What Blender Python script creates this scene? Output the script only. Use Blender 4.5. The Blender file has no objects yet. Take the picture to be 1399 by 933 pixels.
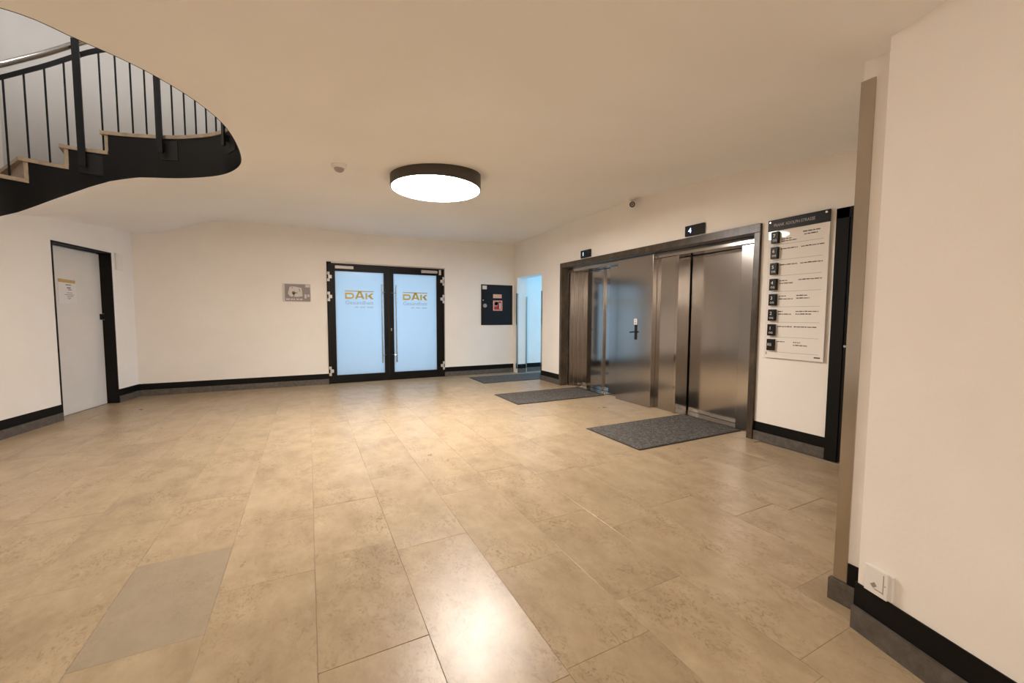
import bpy, bmesh, math, random
import numpy as np
from mathutils import Vector, Matrix
from mathutils.geometry import delaunay_2d_cdt

random.seed(7)
SC = bpy.context.scene
COL = SC.collection
PI = math.pi

# ------------------------------------------------------------------ camera
CAM_H = 1.27
yaw, pitch, roll = math.radians(26.709), math.radians(3.645), math.radians(0.247)
fw = Vector((math.sin(yaw)*math.cos(pitch), math.cos(yaw)*math.cos(pitch), -math.sin(pitch)))
rt = Vector((math.cos(yaw), -math.sin(yaw), 0))
up = rt.cross(fw)
r2 = math.cos(roll)*rt + math.sin(roll)*up
u2 = -math.sin(roll)*rt + math.cos(roll)*up
cam = bpy.data.cameras.new('camera')
cam.sensor_width = 36
cam.lens = 553.2/1399*36
cam.clip_start = 0.05
cam_o = bpy.data.objects.new('camera', cam)
COL.objects.link(cam_o)
cam_o.matrix_world = Matrix(((r2.x, u2.x, -fw.x, 0), (r2.y, u2.y, -fw.y, 0), (r2.z, u2.z, -fw.z, CAM_H), (0, 0, 0, 1)))
SC.camera = cam_o

# ------------------------------------------------------------------ world, light, exposure
w = bpy.data.worlds.new('world')
SC.world = w
w.use_nodes = True
w.node_tree.nodes['Background'].inputs[0].default_value = (0.55, 0.75, 1.0, 1)
w.node_tree.nodes['Background'].inputs[1].default_value = 0.4
SC.view_settings.view_transform = 'Standard'
SC.view_settings.look = 'None'
SC.view_settings.gamma = 1
SC.view_settings.use_curve_mapping = False
SC.view_settings.exposure = 1.18
SC.cycles.max_bounces = 8
SC.cycles.diffuse_bounces = 5
SC.cycles.glossy_bounces = 4
SC.cycles.transmission_bounces = 4
SC.cycles.blur_glossy = 0.6
SC.cycles.caustics_refractive = False
LAMP_STRENGTH = 38.0
LAMP_COLOR = (1.0, 0.905, 0.83)

def area_light(name, loc, direction, sx, sy, power, color):
    l = bpy.data.lights.new(name, 'AREA')
    l.shape = 'RECTANGLE'; l.size = sx; l.size_y = sy
    l.energy = power; l.color = color
    o = bpy.data.objects.new(name, l)
    COL.objects.link(o)
    o.location = loc
    o.rotation_euler = Vector(direction).to_track_quat('-Z', 'Y').to_euler()
    return o
# daylight behind the frosted doors of the back wall and through the corridor window
area_light('daylight_behind_doors', (1.41, 9.35, 1.2), (0, -1, 0), 2.6, 2.4, 9.4, (0.45, 0.72, 1.0))
area_light('daylight_corridor_window', (7.05, 7.3, 1.35), (-1, 0.05, -0.05), 1.0, 1.7, 34, (0.17, 0.55, 1.0))

# ------------------------------------------------------------------ helpers
class MB:
    def __init__(self): self.bm = bmesh.new()
    def _add(self, vs, fs):
        v = [self.bm.verts.new(p) for p in vs]
        for f in fs:
            try: self.bm.faces.new([v[i] for i in f])
            except ValueError: pass
        return self
    def box(self, x0, x1, y0, y1, z0, z1, b=0):
        x0, x1 = min(x0, x1), max(x0, x1); y0, y1 = min(y0, y1), max(y0, y1); z0, z1 = min(z0, z1), max(z0, z1)
        if b <= 0:
            return self._add([(x0,y0,z0),(x1,y0,z0),(x1,y1,z0),(x0,y1,z0),(x0,y0,z1),(x1,y0,z1),(x1,y1,z1),(x0,y1,z1)],
                [(3,2,1,0),(4,5,6,7),(0,1,5,4),(1,2,6,5),(2,3,7,6),(3,0,4,7)])
        t = bmesh.new()
        bmesh.ops.create_cube(t, size=1)
        for v in t.verts:
            v.co = Vector(((x0+x1)/2+v.co.x*(x1-x0), (y0+y1)/2+v.co.y*(y1-y0), (z0+z1)/2+v.co.z*(z1-z0)))
        bmesh.ops.bevel(t, geom=list(t.edges), offset=b, segments=2, affect='EDGES', profile=0.5)
        m = bpy.data.meshes.new('tmp'); t.to_mesh(m); t.free()
        self.bm.from_mesh(m); bpy.data.meshes.remove(m)
        return self
    def prism(self, poly, z0, z1):
        n = len(poly)
        vs = [(p[0], p[1], z0) for p in poly] + [(p[0], p[1], z1) for p in poly]
        fs = [tuple(range(n-1, -1, -1)), tuple(range(n, 2*n))]
        fs += [(i, (i+1) % n, n+(i+1) % n, n+i) for i in range(n)]
        return self._add(vs, fs)
    def vprism(self, poly, y0, y1):
        """polygon in x,z extruded along y"""
        n = len(poly)
        vs = [(p[0], y0, p[1]) for p in poly] + [(p[0], y1, p[1]) for p in poly]
        fs = [tuple(range(n)), tuple(range(2*n-1, n-1, -1))]
        fs += [(i, n+i, n+(i+1) % n, (i+1) % n) for i in range(n)]
        return self._add(vs, fs)
    def lathe(self, prof, seg=32, c=(0, 0, 0), axis='z'):
        vs = []; fs = []
        n = len(prof)
        for i in range(seg):
            a = 2*PI*i/seg
            for r, h in prof:
                x, y, z = r*math.cos(a), r*math.sin(a), h
                if axis == 'y': x, y, z = x, z, y
                if axis == 'x': x, y, z = z, x, y
                vs.append((c[0]+x, c[1]+y, c[2]+z))
        for i in range(seg):
            j = (i+1) % seg
            for k in range(n-1):
                fs.append((i*n+k, j*n+k, j*n+k+1, i*n+k+1))
        fs.append(tuple(i*n for i in range(seg-1, -1, -1)))
        fs.append(tuple(i*n+n-1 for i in range(seg)))
        return self._add(vs, fs)
    def tube(self, pts, r, seg=10):
        pts = [Vector(p) for p in pts]
        vs = []; fs = []
        for i, p in enumerate(pts):
            t = (pts[min(i+1, len(pts)-1)] - pts[max(i-1, 0)]).normalized()
            a = t.cross(Vector((0, 0, 1)))
            if a.length < 1e-3: a = t.cross(Vector((1, 0, 0)))
            a.normalize(); b = a.cross(t)
            for k in range(seg):
                q = 2*PI*k/seg
                vs.append(p + r*(math.cos(q)*a + math.sin(q)*b))
        for i in range(len(pts)-1):
            for k in range(seg):
                l = (k+1) % seg
                fs.append((i*seg+k, i*seg+l, (i+1)*seg+l, (i+1)*seg+k))
        fs.append(tuple(range(seg-1, -1, -1)))
        m = (len(pts)-1)*seg
        fs.append(tuple(range(m, m+seg)))
        return self._add(vs, fs)
    def bar(self, pts, wx, wz):
        """flat bar swept along a path: wx across (horizontal), wz vertical"""
        pts = [Vector(p) for p in pts]
        vs = []; fs = []
        for i, p in enumerate(pts):
            t = (pts[min(i+1, len(pts)-1)] - pts[max(i-1, 0)]); t.z = 0; t.normalize()
            a = Vector((t.y, -t.x, 0))*wx/2
            for s, q in ((-1, -1), (1, -1), (1, 1), (-1, 1)):
                vs.append(p + a*s + Vector((0, 0, wz/2*q)))
        for i in range(len(pts)-1):
            for k in range(4):
                l = (k+1) % 4
                fs.append((i*4+k, i*4+l, (i+1)*4+l, (i+1)*4+k))
        m = (len(pts)-1)*4
        fs += [(3, 2, 1, 0), (m, m+1, m+2, m+3)]
        return self._add(vs, fs)
    def mesh(self, name):
        bmesh.ops.recalc_face_normals(self.bm, faces=self.bm.faces)
        m = bpy.data.meshes.new(name)
        self.bm.to_mesh(m); self.bm.free()
        return m

def obj(name, mb, mat, parent=None, smooth=False, auto=None):
    m = mb.mesh(name) if isinstance(mb, MB) else mb
    if not m.materials: m.materials.append(mat)
    o = bpy.data.objects.new(name, m)
    COL.objects.link(o)
    if parent is not None: o.parent = parent
    if smooth or auto:
        for p in m.polygons: p.use_smooth = True
        if auto: m.set_sharp_from_angle(angle=math.radians(auto))
    return o

def tag(o, label=None, cat=None, group=None, kind=None):
    if label: o['label'] = label
    if cat: o['category'] = cat
    if group: o['group'] = group
    if kind: o['kind'] = kind
    return o

def thing(name, label, cat, loc=(0, 0, 0), rz=0, group=None, kind=None):
    o = bpy.data.objects.new(name, None)
    o.empty_display_size = 0.1
    COL.objects.link(o)
    o.location = loc; o.rotation_euler = (0, 0, rz)
    return tag(o, label, cat, group, kind)

def text(name, s, size, mat, parent, loc, align='LEFT', sx=1.0, ext=0.0006):
    c = bpy.data.curves.new('tmp', 'FONT')
    c.body = s; c.size = size; c.align_x = align; c.extrude = ext; c.resolution_u = 3
    o = bpy.data.objects.new('tmp', c)
    COL.objects.link(o)
    m = bpy.data.meshes.new_from_object(o.evaluated_get(bpy.context.evaluated_depsgraph_get()))
    bpy.data.objects.remove(o); bpy.data.curves.remove(c)
    for v in m.vertices:
        x, y, z = v.co
        v.co = (x*sx + loc[0], -z + loc[1], y + loc[2])
    m.name = name
    m.materials.clear()
    return obj(name, m, mat, parent)

# ------------------------------------------------------------------ materials
def mat(name, col, rough=0.5, metal=0.0, spec=0.5, emit=None, estr=0, coat=0):
    m = bpy.data.materials.new(name); m.use_nodes = True
    b = m.node_tree.nodes['Principled BSDF']
    b.inputs['Base Color'].default_value = (*col, 1)
    b.inputs['Roughness'].default_value = rough
    b.inputs['Metallic'].default_value = metal
    b.inputs['Specular IOR Level'].default_value = spec
    b.inputs['Coat Weight'].default_value = coat
    b.inputs['Coat Roughness'].default_value = 0.03
    if emit:
        b.inputs['Emission Color'].default_value = (*emit, 1)
        b.inputs['Emission Strength'].default_value = estr
    return m

def N(m, t, **kw):
    n = m.node_tree.nodes.new(t)
    for k, v in kw.items():
        if k in n.inputs: n.inputs[k].default_value = v
        else: setattr(n, k, v)
    return n
def L(m, a, b): m.node_tree.links.new(a, b)

def noise_col(m, stops, scale=5, detail=6, rough=0.6, stretch=(1, 1, 1), bump=0, bscale=None, coords='pos'):
    """colour ramp over noise in world position"""
    b = m.node_tree.nodes['Principled BSDF']
    g = N(m, 'ShaderNodeNewGeometry')
    mp = N(m, 'ShaderNodeMapping'); mp.inputs['Scale'].default_value = stretch
    L(m, g.outputs['Position'], mp.inputs['Vector'])
    n = N(m, 'ShaderNodeTexNoise', Scale=scale, Detail=detail, Roughness=rough)
    L(m, mp.outputs[0], n.inputs['Vector'])
    r = N(m, 'ShaderNodeValToRGB')
    while len(r.color_ramp.elements) < len(stops): r.color_ramp.elements.new(0.5)
    for e, (p, c) in zip(r.color_ramp.elements, stops):
        e.position = p; e.color = (*c, 1)
    L(m, n.outputs['Fac'], r.inputs['Fac'])
    L(m, r.outputs[0], b.inputs['Base Color'])
    if bump:
        n2 = N(m, 'ShaderNodeTexNoise', Scale=bscale or scale, Detail=4.0)
        L(m, g.outputs['Position'], n2.inputs['Vector'])
        bp = N(m, 'ShaderNodeBump', Strength=bump, Distance=0.01)
        L(m, n2.outputs['Fac'], bp.inputs['Height'])
        L(m, bp.outputs[0], b.inputs['Normal'])
    return m

M = {}
M['wall'] = noise_col(mat('white_plaster', (.86, .83, .79), .85, spec=.2), [(.3, (.84, .795, .735)), (.7, (.885, .845, .79))], 1.3, 5, .6, bump=.06, bscale=60)
M['ceiling'] = noise_col(mat('cream_plaster', (.84, .79, .72), .9, spec=.15), [(.3, (.885, .87, .85)), (.7, (.92, .91, .895))], .8, 4, .6, bump=.04, bscale=50)
M['upwall'] = noise_col(mat('stair_plaster', (.82, .81, .79), .85, spec=.2), [(.3, (.78, .77, .755)), (.7, (.84, .83, .815))], 1.1, 4, .6)
M['band'] = mat('black_band_paint', (.0035, .003, .0025), .5, spec=.2)
M['skirt'] = noise_col(mat('grey_skirting_stone', (.2, .18, .16), .5), [(.3, (.060, .051, .043)), (.55, (.105, .090, .075)), (.75, (.165, .145, .122))], 22, 6, .7)
M['marble'] = noise_col(mat('brown_marble', (.1, .08, .05), .32), [(.28, (.018, .012, .007)), (.5, (.055, .039, .024)), (.66, (.105, .078, .05)), (.8, (.04, .028, .018))], 9, 8, .75, (1, 1, .45))
def steel(name, col, rough, aniso=.5, hor=False):
    m = mat(name, col, rough, 1.0)
    b = m.node_tree.nodes['Principled BSDF']
    g = N(m, 'ShaderNodeNewGeometry')
    mp = N(m, 'ShaderNodeMapping'); mp.inputs['Scale'].default_value = (90, 90, 1.2)
    L(m, g.outputs['Position'], mp.inputs['Vector'])
    n = N(m, 'ShaderNodeTexNoise', Scale=3.0, Detail=3.0)
    L(m, mp.outputs[0], n.inputs['Vector'])
    mr = N(m, 'ShaderNodeMapRange'); mr.inputs['To Min'].default_value = rough*.9; mr.inputs['To Max'].default_value = rough*1.12
    L(m, n.outputs['Fac'], mr.inputs['Value']); L(m, mr.outputs[0], b.inputs['Roughness'])
    bp = N(m, 'ShaderNodeBump', Strength=.012, Distance=.001)
    L(m, n.outputs['Fac'], bp.inputs['Height']); L(m, bp.outputs[0], b.inputs['Normal'])
    return m
M['steel'] = steel('brushed_steel', (.42, .39, .36), .15)
M['steel_mirror'] = steel('polished_steel', (.42, .40, .375), .09)
M['steel_dark'] = steel('shaded_steel_edge', (.22, .20, .19), .3)
M['guard'] = steel('corner_guard_steel', (.50, .455, .40), .2)
M['chrome'] = mat('satin_chrome', (.55, .53, .50), .25, 1.0)
M['hinge'] = mat('silver_grey_hinge', (.62, .58, .53), .4, .4)
M['closer'] = mat('silver_closer_cover', (.50, .45, .39), .45, .3)
M['dframe'] = mat('dark_brown_door_frame', (.006, .005, .004), .45, spec=.2)
M['black'] = mat('black_lacquer', (.004, .0035, .003), .4, spec=.25)
M['jamb'] = noise_col(mat('dark_jamb_paint', (.006, .004, .003), .5, spec=.2), [(.35, (.004, .003, .002)), (.7, (.009, .0065, .0045))], 12)
M['blackdoor'] = mat('charcoal_door_paint', (.0075, .0068, .006), .55, spec=.15)
M['stringer'] = noise_col(mat('black_stringer_paint', (.004, .003, .003), .35, spec=.25), [(.35, (.003, .0025, .002)), (.7, (.006, .005, .004))], 5)
M['railblack'] = mat('black_rail_paint', (.006, .0058, .0065), .4, spec=.3)
M['plate'] = mat('dark_grey_plate', (.014, .013, .012), .45, spec=.3)
M['tread'] = noise_col(mat('beige_tread_stone', (.4, .3, .2), .5), [(.3, (.30, .225, .15)), (.7, (.46, .36, .25))], 18)
M['leafdoor'] = noise_col(mat('pale_grey_door_leaf', (.62, .58, .53), .5), [(.3, (.68, .645, .60)), (.7, (.74, .70, .655))], 2)
M['paper'] = mat('white_paper', (.74, .71, .68), .7)
M['ink'] = mat('dark_ink', (.07, .065, .06), .7)
M['greyink'] = mat('grey_ink', (.30, .27, .24), .7)
M['tape'] = noise_col(mat('masking_tape', (.6, .38, .1), .6), [(.35, (.50, .31, .09)), (.7, (.62, .42, .16))], 30)
M['whiteplastic'] = mat('white_plastic', (.80, .77, .73), .45)
M['greyplastic'] = mat('grey_plastic', (.36, .33, .30), .5)
M['dark'] = mat('dark_void', (.02, .02, .02), .6)
M['lamp_body'] = mat('dark_bronze_lamp_ring', (.06, .05, .043), .45, .2)
M['diffuser'] = mat('opal_diffuser', (.9, .88, .85), .5, emit=LAMP_COLOR, estr=LAMP_STRENGTH)
M['digit'] = mat('lit_blue_digit', (.1, .2, .5), .5, emit=(.30, .50, 1.0), estr=2.2)
M['display'] = mat('black_display_glass', (.008, .008, .009), .15)
M['cabinet'] = mat('anthracite_cabinet_paint', (.0075, .009, .013), .45, spec=.3)
M['red'] = mat('red_sticker', (.42, .02, .025), .45)
M['pink'] = mat('pale_orange_sticker', (.78, .47, .36), .5)
M['sticker'] = mat('white_sticker', (.72, .69, .66), .5)
M['gold'] = mat('gold_lettering', (.62, .44, .06), .45)
M['silverprint'] = mat('silver_grey_lettering', (.42, .52, .60), .5)
M['acrylic'] = mat('clear_acrylic_sheet', (.83, .79, .74), .03, spec=.5)
M['platetext'] = mat('white_lettering', (.75, .72, .68), .5)
M['headtext'] = mat('grey_lettering', (.42, .39, .35), .5)
M['planprint'] = mat('grey_plan_print', (.27, .24, .225), .4)
M['planlight'] = mat('light_plan_print', (.62, .57, .53), .4)
M['screw'] = mat('bright_screw', (.9, .85, .8), .3, .5)
M['concrete'] = mat('floor_joint_grout', (.34, .26, .18), .8)
M['grey_slab'] = mat('grey_landing', (.4, .36, .3), .6)

# frosted glass that lets the daylight behind it glow through
def frosted():
    m = bpy.data.materials.new('frosted_glass'); m.use_nodes = True
    nt = m.node_tree; nt.nodes.clear()
    out = nt.nodes.new('ShaderNodeOutputMaterial')
    tr = nt.nodes.new('ShaderNodeBsdfTranslucent'); tr.inputs[0].default_value = (.88, .94, .98, 1)
    df = nt.nodes.new('ShaderNodeBsdfDiffuse'); df.inputs[0].default_value = (.55, .68, .78, 1)
    gl = nt.nodes.new('ShaderNodeBsdfGlossy'); gl.inputs['Roughness'].default_value = .12
    a = nt.nodes.new('ShaderNodeMixShader'); a.inputs[0].default_value = .22
    b = nt.nodes.new('ShaderNodeMixShader'); b.inputs[0].default_value = .04
    L(m, tr.outputs[0], a.inputs[1]); L(m, df.outputs[0], a.inputs[2])
    L(m, a.outputs[0], b.inputs[1]); L(m, gl.outputs[0], b.inputs[2]); L(m, b.outputs[0], out.inputs[0])
    return m
M['frost'] = frosted()

def mat_carpet():
    m = mat('grey_ribbed_carpet', (.09, .085, .08), .95, spec=.1)
    noise_col(m, [(.36, (.035, .033, .031)), (.5, (.095, .09, .084)), (.64, (.23, .215, .195))], 48, 6, .85, bump=.6, bscale=260)
    return m
M['mat'] = mat_carpet()
M['matedge'] = mat('black_rubber_edge', (.025, .023, .022), .7)

def mat_floor(name, grey=False):
    m = mat(name, (.5, .4, .28), .2, spec=.3)
    b = m.node_tree.nodes['Principled BSDF']
    g = N(m, 'ShaderNodeNewGeometry'); oi = N(m, 'ShaderNodeObjectInfo')
    off = N(m, 'ShaderNodeVectorMath', operation='MULTIPLY_ADD')
    off.inputs[1].default_value = (17, 31, 7)
    L(m, oi.outputs['Random'], off.inputs[0]); L(m, g.outputs['Position'], off.inputs[2])
    mp = N(m, 'ShaderNodeMapping'); mp.inputs['Scale'].default_value = (1.25, .8, 1)
    L(m, off.outputs[0], mp.inputs['Vector'])
    # cloudy ground tone
    n1 = N(m, 'ShaderNodeTexNoise', Scale=4.5, Detail=9.0, Roughness=.70)
    L(m, mp.outputs[0], n1.inputs['Vector'])
    r1 = N(m, 'ShaderNodeValToRGB')
    if grey: st = [(.3, (.275, .22, .152)), (.55, (.325, .265, .187)), (.75, (.36, .295, .21))]
    else: st = [(.28, (.29, .214, .133)), (.5, (.385, .296, .188)), (.74, (.465, .37, .246))]
    r1.color_ramp.elements.new(.5)
    for e, (p, c) in zip(r1.color_ramp.elements, st): e.position = p; e.color = (*c, 1)
    L(m, n1.outputs['Fac'], r1.inputs['Fac'])
    # brown fossil flecks gathered in patches
    n2 = N(m, 'ShaderNodeTexNoise', Scale=30.0, Detail=4.0, Roughness=.62, Distortion=1.8)
    L(m, mp.outputs[0], n2.inputs['Vector'])
    r2_ = N(m, 'ShaderNodeValToRGB')
    r2_.color_ramp.elements[0].position = .51; r2_.color_ramp.elements[0].color = (0, 0, 0, 1)
    r2_.color_ramp.elements[1].position = .64; r2_.color_ramp.elements[1].color = (1, 1, 1, 1)
    L(m, n2.outputs['Fac'], r2_.inputs['Fac'])
    n3 = N(m, 'ShaderNodeTexNoise', Scale=3.4, Detail=3.0)
    L(m, mp.outputs[0], n3.inputs['Vector'])
    r3 = N(m, 'ShaderNodeValToRGB')
    r3.color_ramp.elements[0].position = .42; r3.color_ramp.elements[0].color = (.05, .05, .05, 1)
    r3.color_ramp.elements[1].position = .68; r3.color_ramp.elements[1].color = (1, 1, 1, 1)
    L(m, n3.outputs['Fac'], r3.inputs['Fac'])
    mu = N(m, 'ShaderNodeMath', operation='MULTIPLY'); L(m, r2_.outputs[0], mu.inputs[0]); L(m, r3.outputs[0], mu.inputs[1])
    mu2 = N(m, 'ShaderNodeMath', operation='MULTIPLY'); mu2.inputs[1].default_value = .4 if grey else .85
    L(m, mu.outputs[0], mu2.inputs[0])
    mx = N(m, 'ShaderNodeMix', data_type='RGBA'); mx.inputs['B'].default_value = (.21, .135, .07, 1)
    L(m, mu2.outputs[0], mx.inputs['Factor']); L(m, r1.outputs[0], mx.inputs['A'])
    # tile to tile tone
    hv = N(m, 'ShaderNodeHueSaturation')
    mr = N(m, 'ShaderNodeMapRange'); mr.inputs['To Min'].default_value = .95; mr.inputs['To Max'].default_value = 1.04
    L(m, oi.outputs['Random'], mr.inputs['Value']); L(m, mr.outputs[0], hv.inputs['Value'])
    L(m, mx.outputs['Result'], hv.inputs['Color']); L(m, hv.outputs[0], b.inputs['Base Color'])
    # worn polish
    n4 = N(m, 'ShaderNodeTexNoise', Scale=5.0, Detail=5.0)
    L(m, mp.outputs[0], n4.inputs['Vector'])
    mr2 = N(m, 'ShaderNodeMapRange'); mr2.inputs['To Min'].default_value = .23; mr2.inputs['To Max'].default_value = .40
    L(m, n4.outputs['Fac'], mr2.inputs['Value']); L(m, mr2.outputs[0], b.inputs['Roughness'])
    bp = N(m, 'ShaderNodeBump', Strength=.05, Distance=.004)
    L(m, n1.outputs['Fac'], bp.inputs['Height'])
    # each slab's normal leans a little its own way, some steered to place the lamp highlight (stored in the object colour, 0.5 = level)
    sb = N(m, 'ShaderNodeVectorMath', operation='SUBTRACT'); sb.inputs[1].default_value = (.5, .5, .5)
    L(m, oi.outputs['Color'], sb.inputs[0])
    ad = N(m, 'ShaderNodeVectorMath', operation='ADD'); L(m, sb.outputs[0], ad.inputs[0]); L(m, bp.outputs[0], ad.inputs[1])
    nz = N(m, 'ShaderNodeVectorMath', operation='NORMALIZE'); L(m, ad.outputs[0], nz.inputs[0])
    L(m, nz.outputs[0], b.inputs['Normal'])
    return m
M['floor'] = mat_floor('limestone_tile')
M['floorgrey'] = mat_floor('grey_limestone_tile', True)

# ------------------------------------------------------------------ key lines of the room
BY = 8.12          # back wall
LX = 4.12          # lift wall
LP = Vector((-2.8, 5.889)); LD = Vector((.455, 2.31)).normalized(); LN = Vector((-LD.y, LD.x))   # left wall, its run and the way out of the room
LROT = math.atan2(LD.y, LD.x)
def lx(y): return LP.x + (y-LP.y)*LD.x/LD.y
BP = Vector((1.975, .78)); BD = Vector((-.273, -.962)).normalized()                              # near right wall
BROT = math.atan2(BD.y, BD.x)

# stairwell opening: closed loop of plan points, counter-clockwise seen from above
loop_pts = [(-.47,4.10),(-.53,4.46),(-.72,4.80),(-1.06,5.07),(-1.40,5.21),(-1.70,5.28),(-2.0,5.26),(-2.22,5.16),(-2.40,5.00),
            (-2.58,4.70),(-2.68,4.25),(-2.66,3.75),(-2.5,3.3),(-2.15,2.92),(-1.66,2.68),(-1.165,2.662),(-.97,2.785),(-.76,2.97),(-.587,3.25),(-.487,3.60)]
def catmull(P, n):
    out = []
    for i in range(len(P)):
        p0, p1, p2, p3 = [np.array(P[(i+k-1) % len(P)], float) for k in range(4)]
        for j in range(n):
            t = j/n
            out.append(.5*((2*p1) + (-p0+p2)*t + (2*p0-5*p1+4*p2-p3)*t*t + (-p0+3*p1-3*p2+p3)*t**3))
    return np.array(out)
LOOP = catmull(loop_pts, 16)
seg = np.linalg.norm(np.roll(LOOP, -1, 0)-LOOP, axis=1)
arc = np.concatenate([[0], np.cumsum(seg)])
PERIM = arc[-1]
i0 = int(np.argmin(np.linalg.norm(LOOP-np.array((-1.675, 5.277)), axis=1)))
S0 = arc[i0]
def at(s):
    """point and outward normal at arc distance s from the landing nosing (positive = down the flight)"""
    q = (s+S0) % PERIM
    i = min(int(np.searchsorted(arc, q, 'right'))-1, len(LOOP)-1)
    f = (q-arc[i])/seg[i]
    a, b = LOOP[i], LOOP[(i+1) % len(LOOP)]
    p = a+(b-a)*f
    t = (LOOP[(i+2) % len(LOOP)]-LOOP[i-1]); t = t/np.linalg.norm(t)
    return p, np.array((t[1], -t[0]))
SIDX = ((arc[:-1]-S0+PERIM/2) % PERIM)-PERIM/2      # signed distance of each loop sample
_zs = [(-9, 2.60), (-.40, 2.60), (-.25, 2.595), (-.13, 2.571), (-.02, 2.541), (.117, 2.475), (.237, 2.40), (.36, 2.32), (.47, 2.237), (.577, 2.158), (.685, 2.097), (.9, 1.97), (1.2, 1.85), (1.6, 1.82), (2.2, 2.2), (2.9, 2.6), (9, 2.6)]
def zbot(s): return float(np.interp(s, [a for a, _ in _zs], [b for _, b in _zs]))

# ------------------------------------------------------------------ ceiling: a softly modelled plaster surface with the stairwell cut out
ctrl = [(lx(6.229),6.229,2.295),(lx(6.664),6.664,2.381),(lx(7.164),7.164,2.424),(lx(7.675),7.675,2.475),(-2.36,8.12,2.489),
        (-2.07,8.12,2.51),(-1.725,8.12,2.63),(-1.488,8.12,2.745),(-1.2,8.12,2.79),(-.474,8.12,2.80),(.3,8.12,2.79),(1.0,8.12,2.78),(1.7,8.12,2.79),(2.419,8.12,2.80),(3.3,8.12,2.83),(4.12,8.12,2.86),
        (4.12,7.2,2.87),(4.12,6.2,2.885),(4.12,5.2,2.90),(4.12,4.24,2.90),(4.12,2.93,2.79),(4.12,2.22,2.71),(4.12,1.5,2.60),(4.12,.9,2.5),
        (1.98,.78,2.312),(1.93,.64,2.325),(1.75,0,2.35),(1.5,-1,2.4),(2.6,.9,2.4),(1.29,4.42,2.79),(1.2,5.4,2.80),(2.2,3.7,2.78),
        (lx(5.5),5.5,2.13),(lx(4.7),4.7,1.93),(lx(3.8),3.8,1.85),(lx(3),3.0,2.1),(lx(2),2.0,2.4),(lx(0),0,2.5),(lx(-2.5),-2.5,2.5),
        (0,0,2.52),(0,-2.5,2.5),(2,-2.5,2.4),(4.1,-2.5,2.4),(4.1,-.5,2.42),(0,1.5,2.58)]
for s in np.arange(-PERIM/2, PERIM/2, .3):
    p, n = at(s); ctrl.append((p[0], p[1], zbot(s)))
ctrl = np.array(ctrl, float)
def _phi(r): return np.where(r > 1e-9, r*r*np.log(np.maximum(r, 1e-9)), 0)
_n = len(ctrl)
_A = np.zeros((_n+3, _n+3))
_A[:_n, :_n] = _phi(np.linalg.norm(ctrl[:, None, :2]-ctrl[None, :, :2], axis=2)) + np.eye(_n)*.004
_A[:_n, _n] = 1; _A[:_n, _n+1:] = ctrl[:, :2]; _A[_n, :_n] = 1; _A[_n+1:, :_n] = ctrl[:, :2].T
_W = np.linalg.solve(_A, np.concatenate([ctrl[:, 2], np.zeros(3)]))
def ceil_z(x, y):
    r = np.hypot(ctrl[:, 0]-x, ctrl[:, 1]-y)
    return float(_phi(r)@_W[:_n] + _W[_n] + _W[_n+1]*x + _W[_n+2]*y)

def build_ceiling():
    out = [(lx(-2.6)-.06, -2.6), (4.18, -2.6), (4.18, 8.18), (lx(8.18)-.06, 8.18)]
    pts = []; edges = []
    ring = []
    for a, b in zip(out, out[1:]+out[:1]):
        n = max(2, int(math.dist(a, b)/.15))
        ring += [(a[0]+(b[0]-a[0])*k/n, a[1]+(b[1]-a[1])*k/n) for k in range(n)]
    pts += ring
    edges += [(i, (i+1) % len(ring)) for i in range(len(ring))]
    h0 = len(pts)
    hole = [tuple(p) for p in LOOP[::3]]
    hs = list(SIDX[::3])
    pts += hole
    edges += [(h0+i, h0+(i+1) % len(hole)) for i in range(len(hole))]
    inside = lambda x, y: sum(((hole[i][1] > y) != (hole[i-1][1] > y)) and (x < (hole[i-1][0]-hole[i][0])*(y-hole[i][1])/(hole[i-1][1]-hole[i][1])+hole[i][0]) for i in range(len(hole))) % 2 == 1
    H = np.array(hole)
    for yy in np.arange(-2.5, 8.15, .16):
        for xx in np.arange(-4.4, 4.15, .16):
            if xx > lx(yy)+.02 and not inside(xx, yy) and np.min(np.hypot(H[:, 0]-xx, H[:, 1]-yy)) > .07:
                pts.append((xx, yy))
    v, e, f, *_ = delaunay_2d_cdt([Vector(p) for p in pts], edges, [], 0, 1e-6)
    bm = bmesh.new()
    vs = []
    for q in v:
        d = np.hypot(LOOP[:, 0]-q.x, LOOP[:, 1]-q.y); k = int(np.argmin(d))
        z = zbot(SIDX[k]) if d[k] < 1e-3 else ceil_z(q.x, q.y)
        vs.append(bm.verts.new((q.x, q.y, z)))
    for t in f:
        cx = sum(v[i].x for i in t)/len(t); cy = sum(v[i].y for i in t)/len(t)
        if inside(cx, cy): continue
        bm.faces.new([vs[i] for i in t])
    for fc in bm.faces:
        if fc.normal.z == 0: fc.normal_update()
    bmesh.ops.recalc_face_normals(bm, faces=bm.faces)
    m = bpy.data.meshes.new('ceiling'); bm.to_mesh(m); bm.free()
    return tag(obj('ceiling', m, M['ceiling'], smooth=True), 'cream plaster ceiling with a rounded stairwell opening at the left', kind='structure')
build_ceiling()

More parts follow.
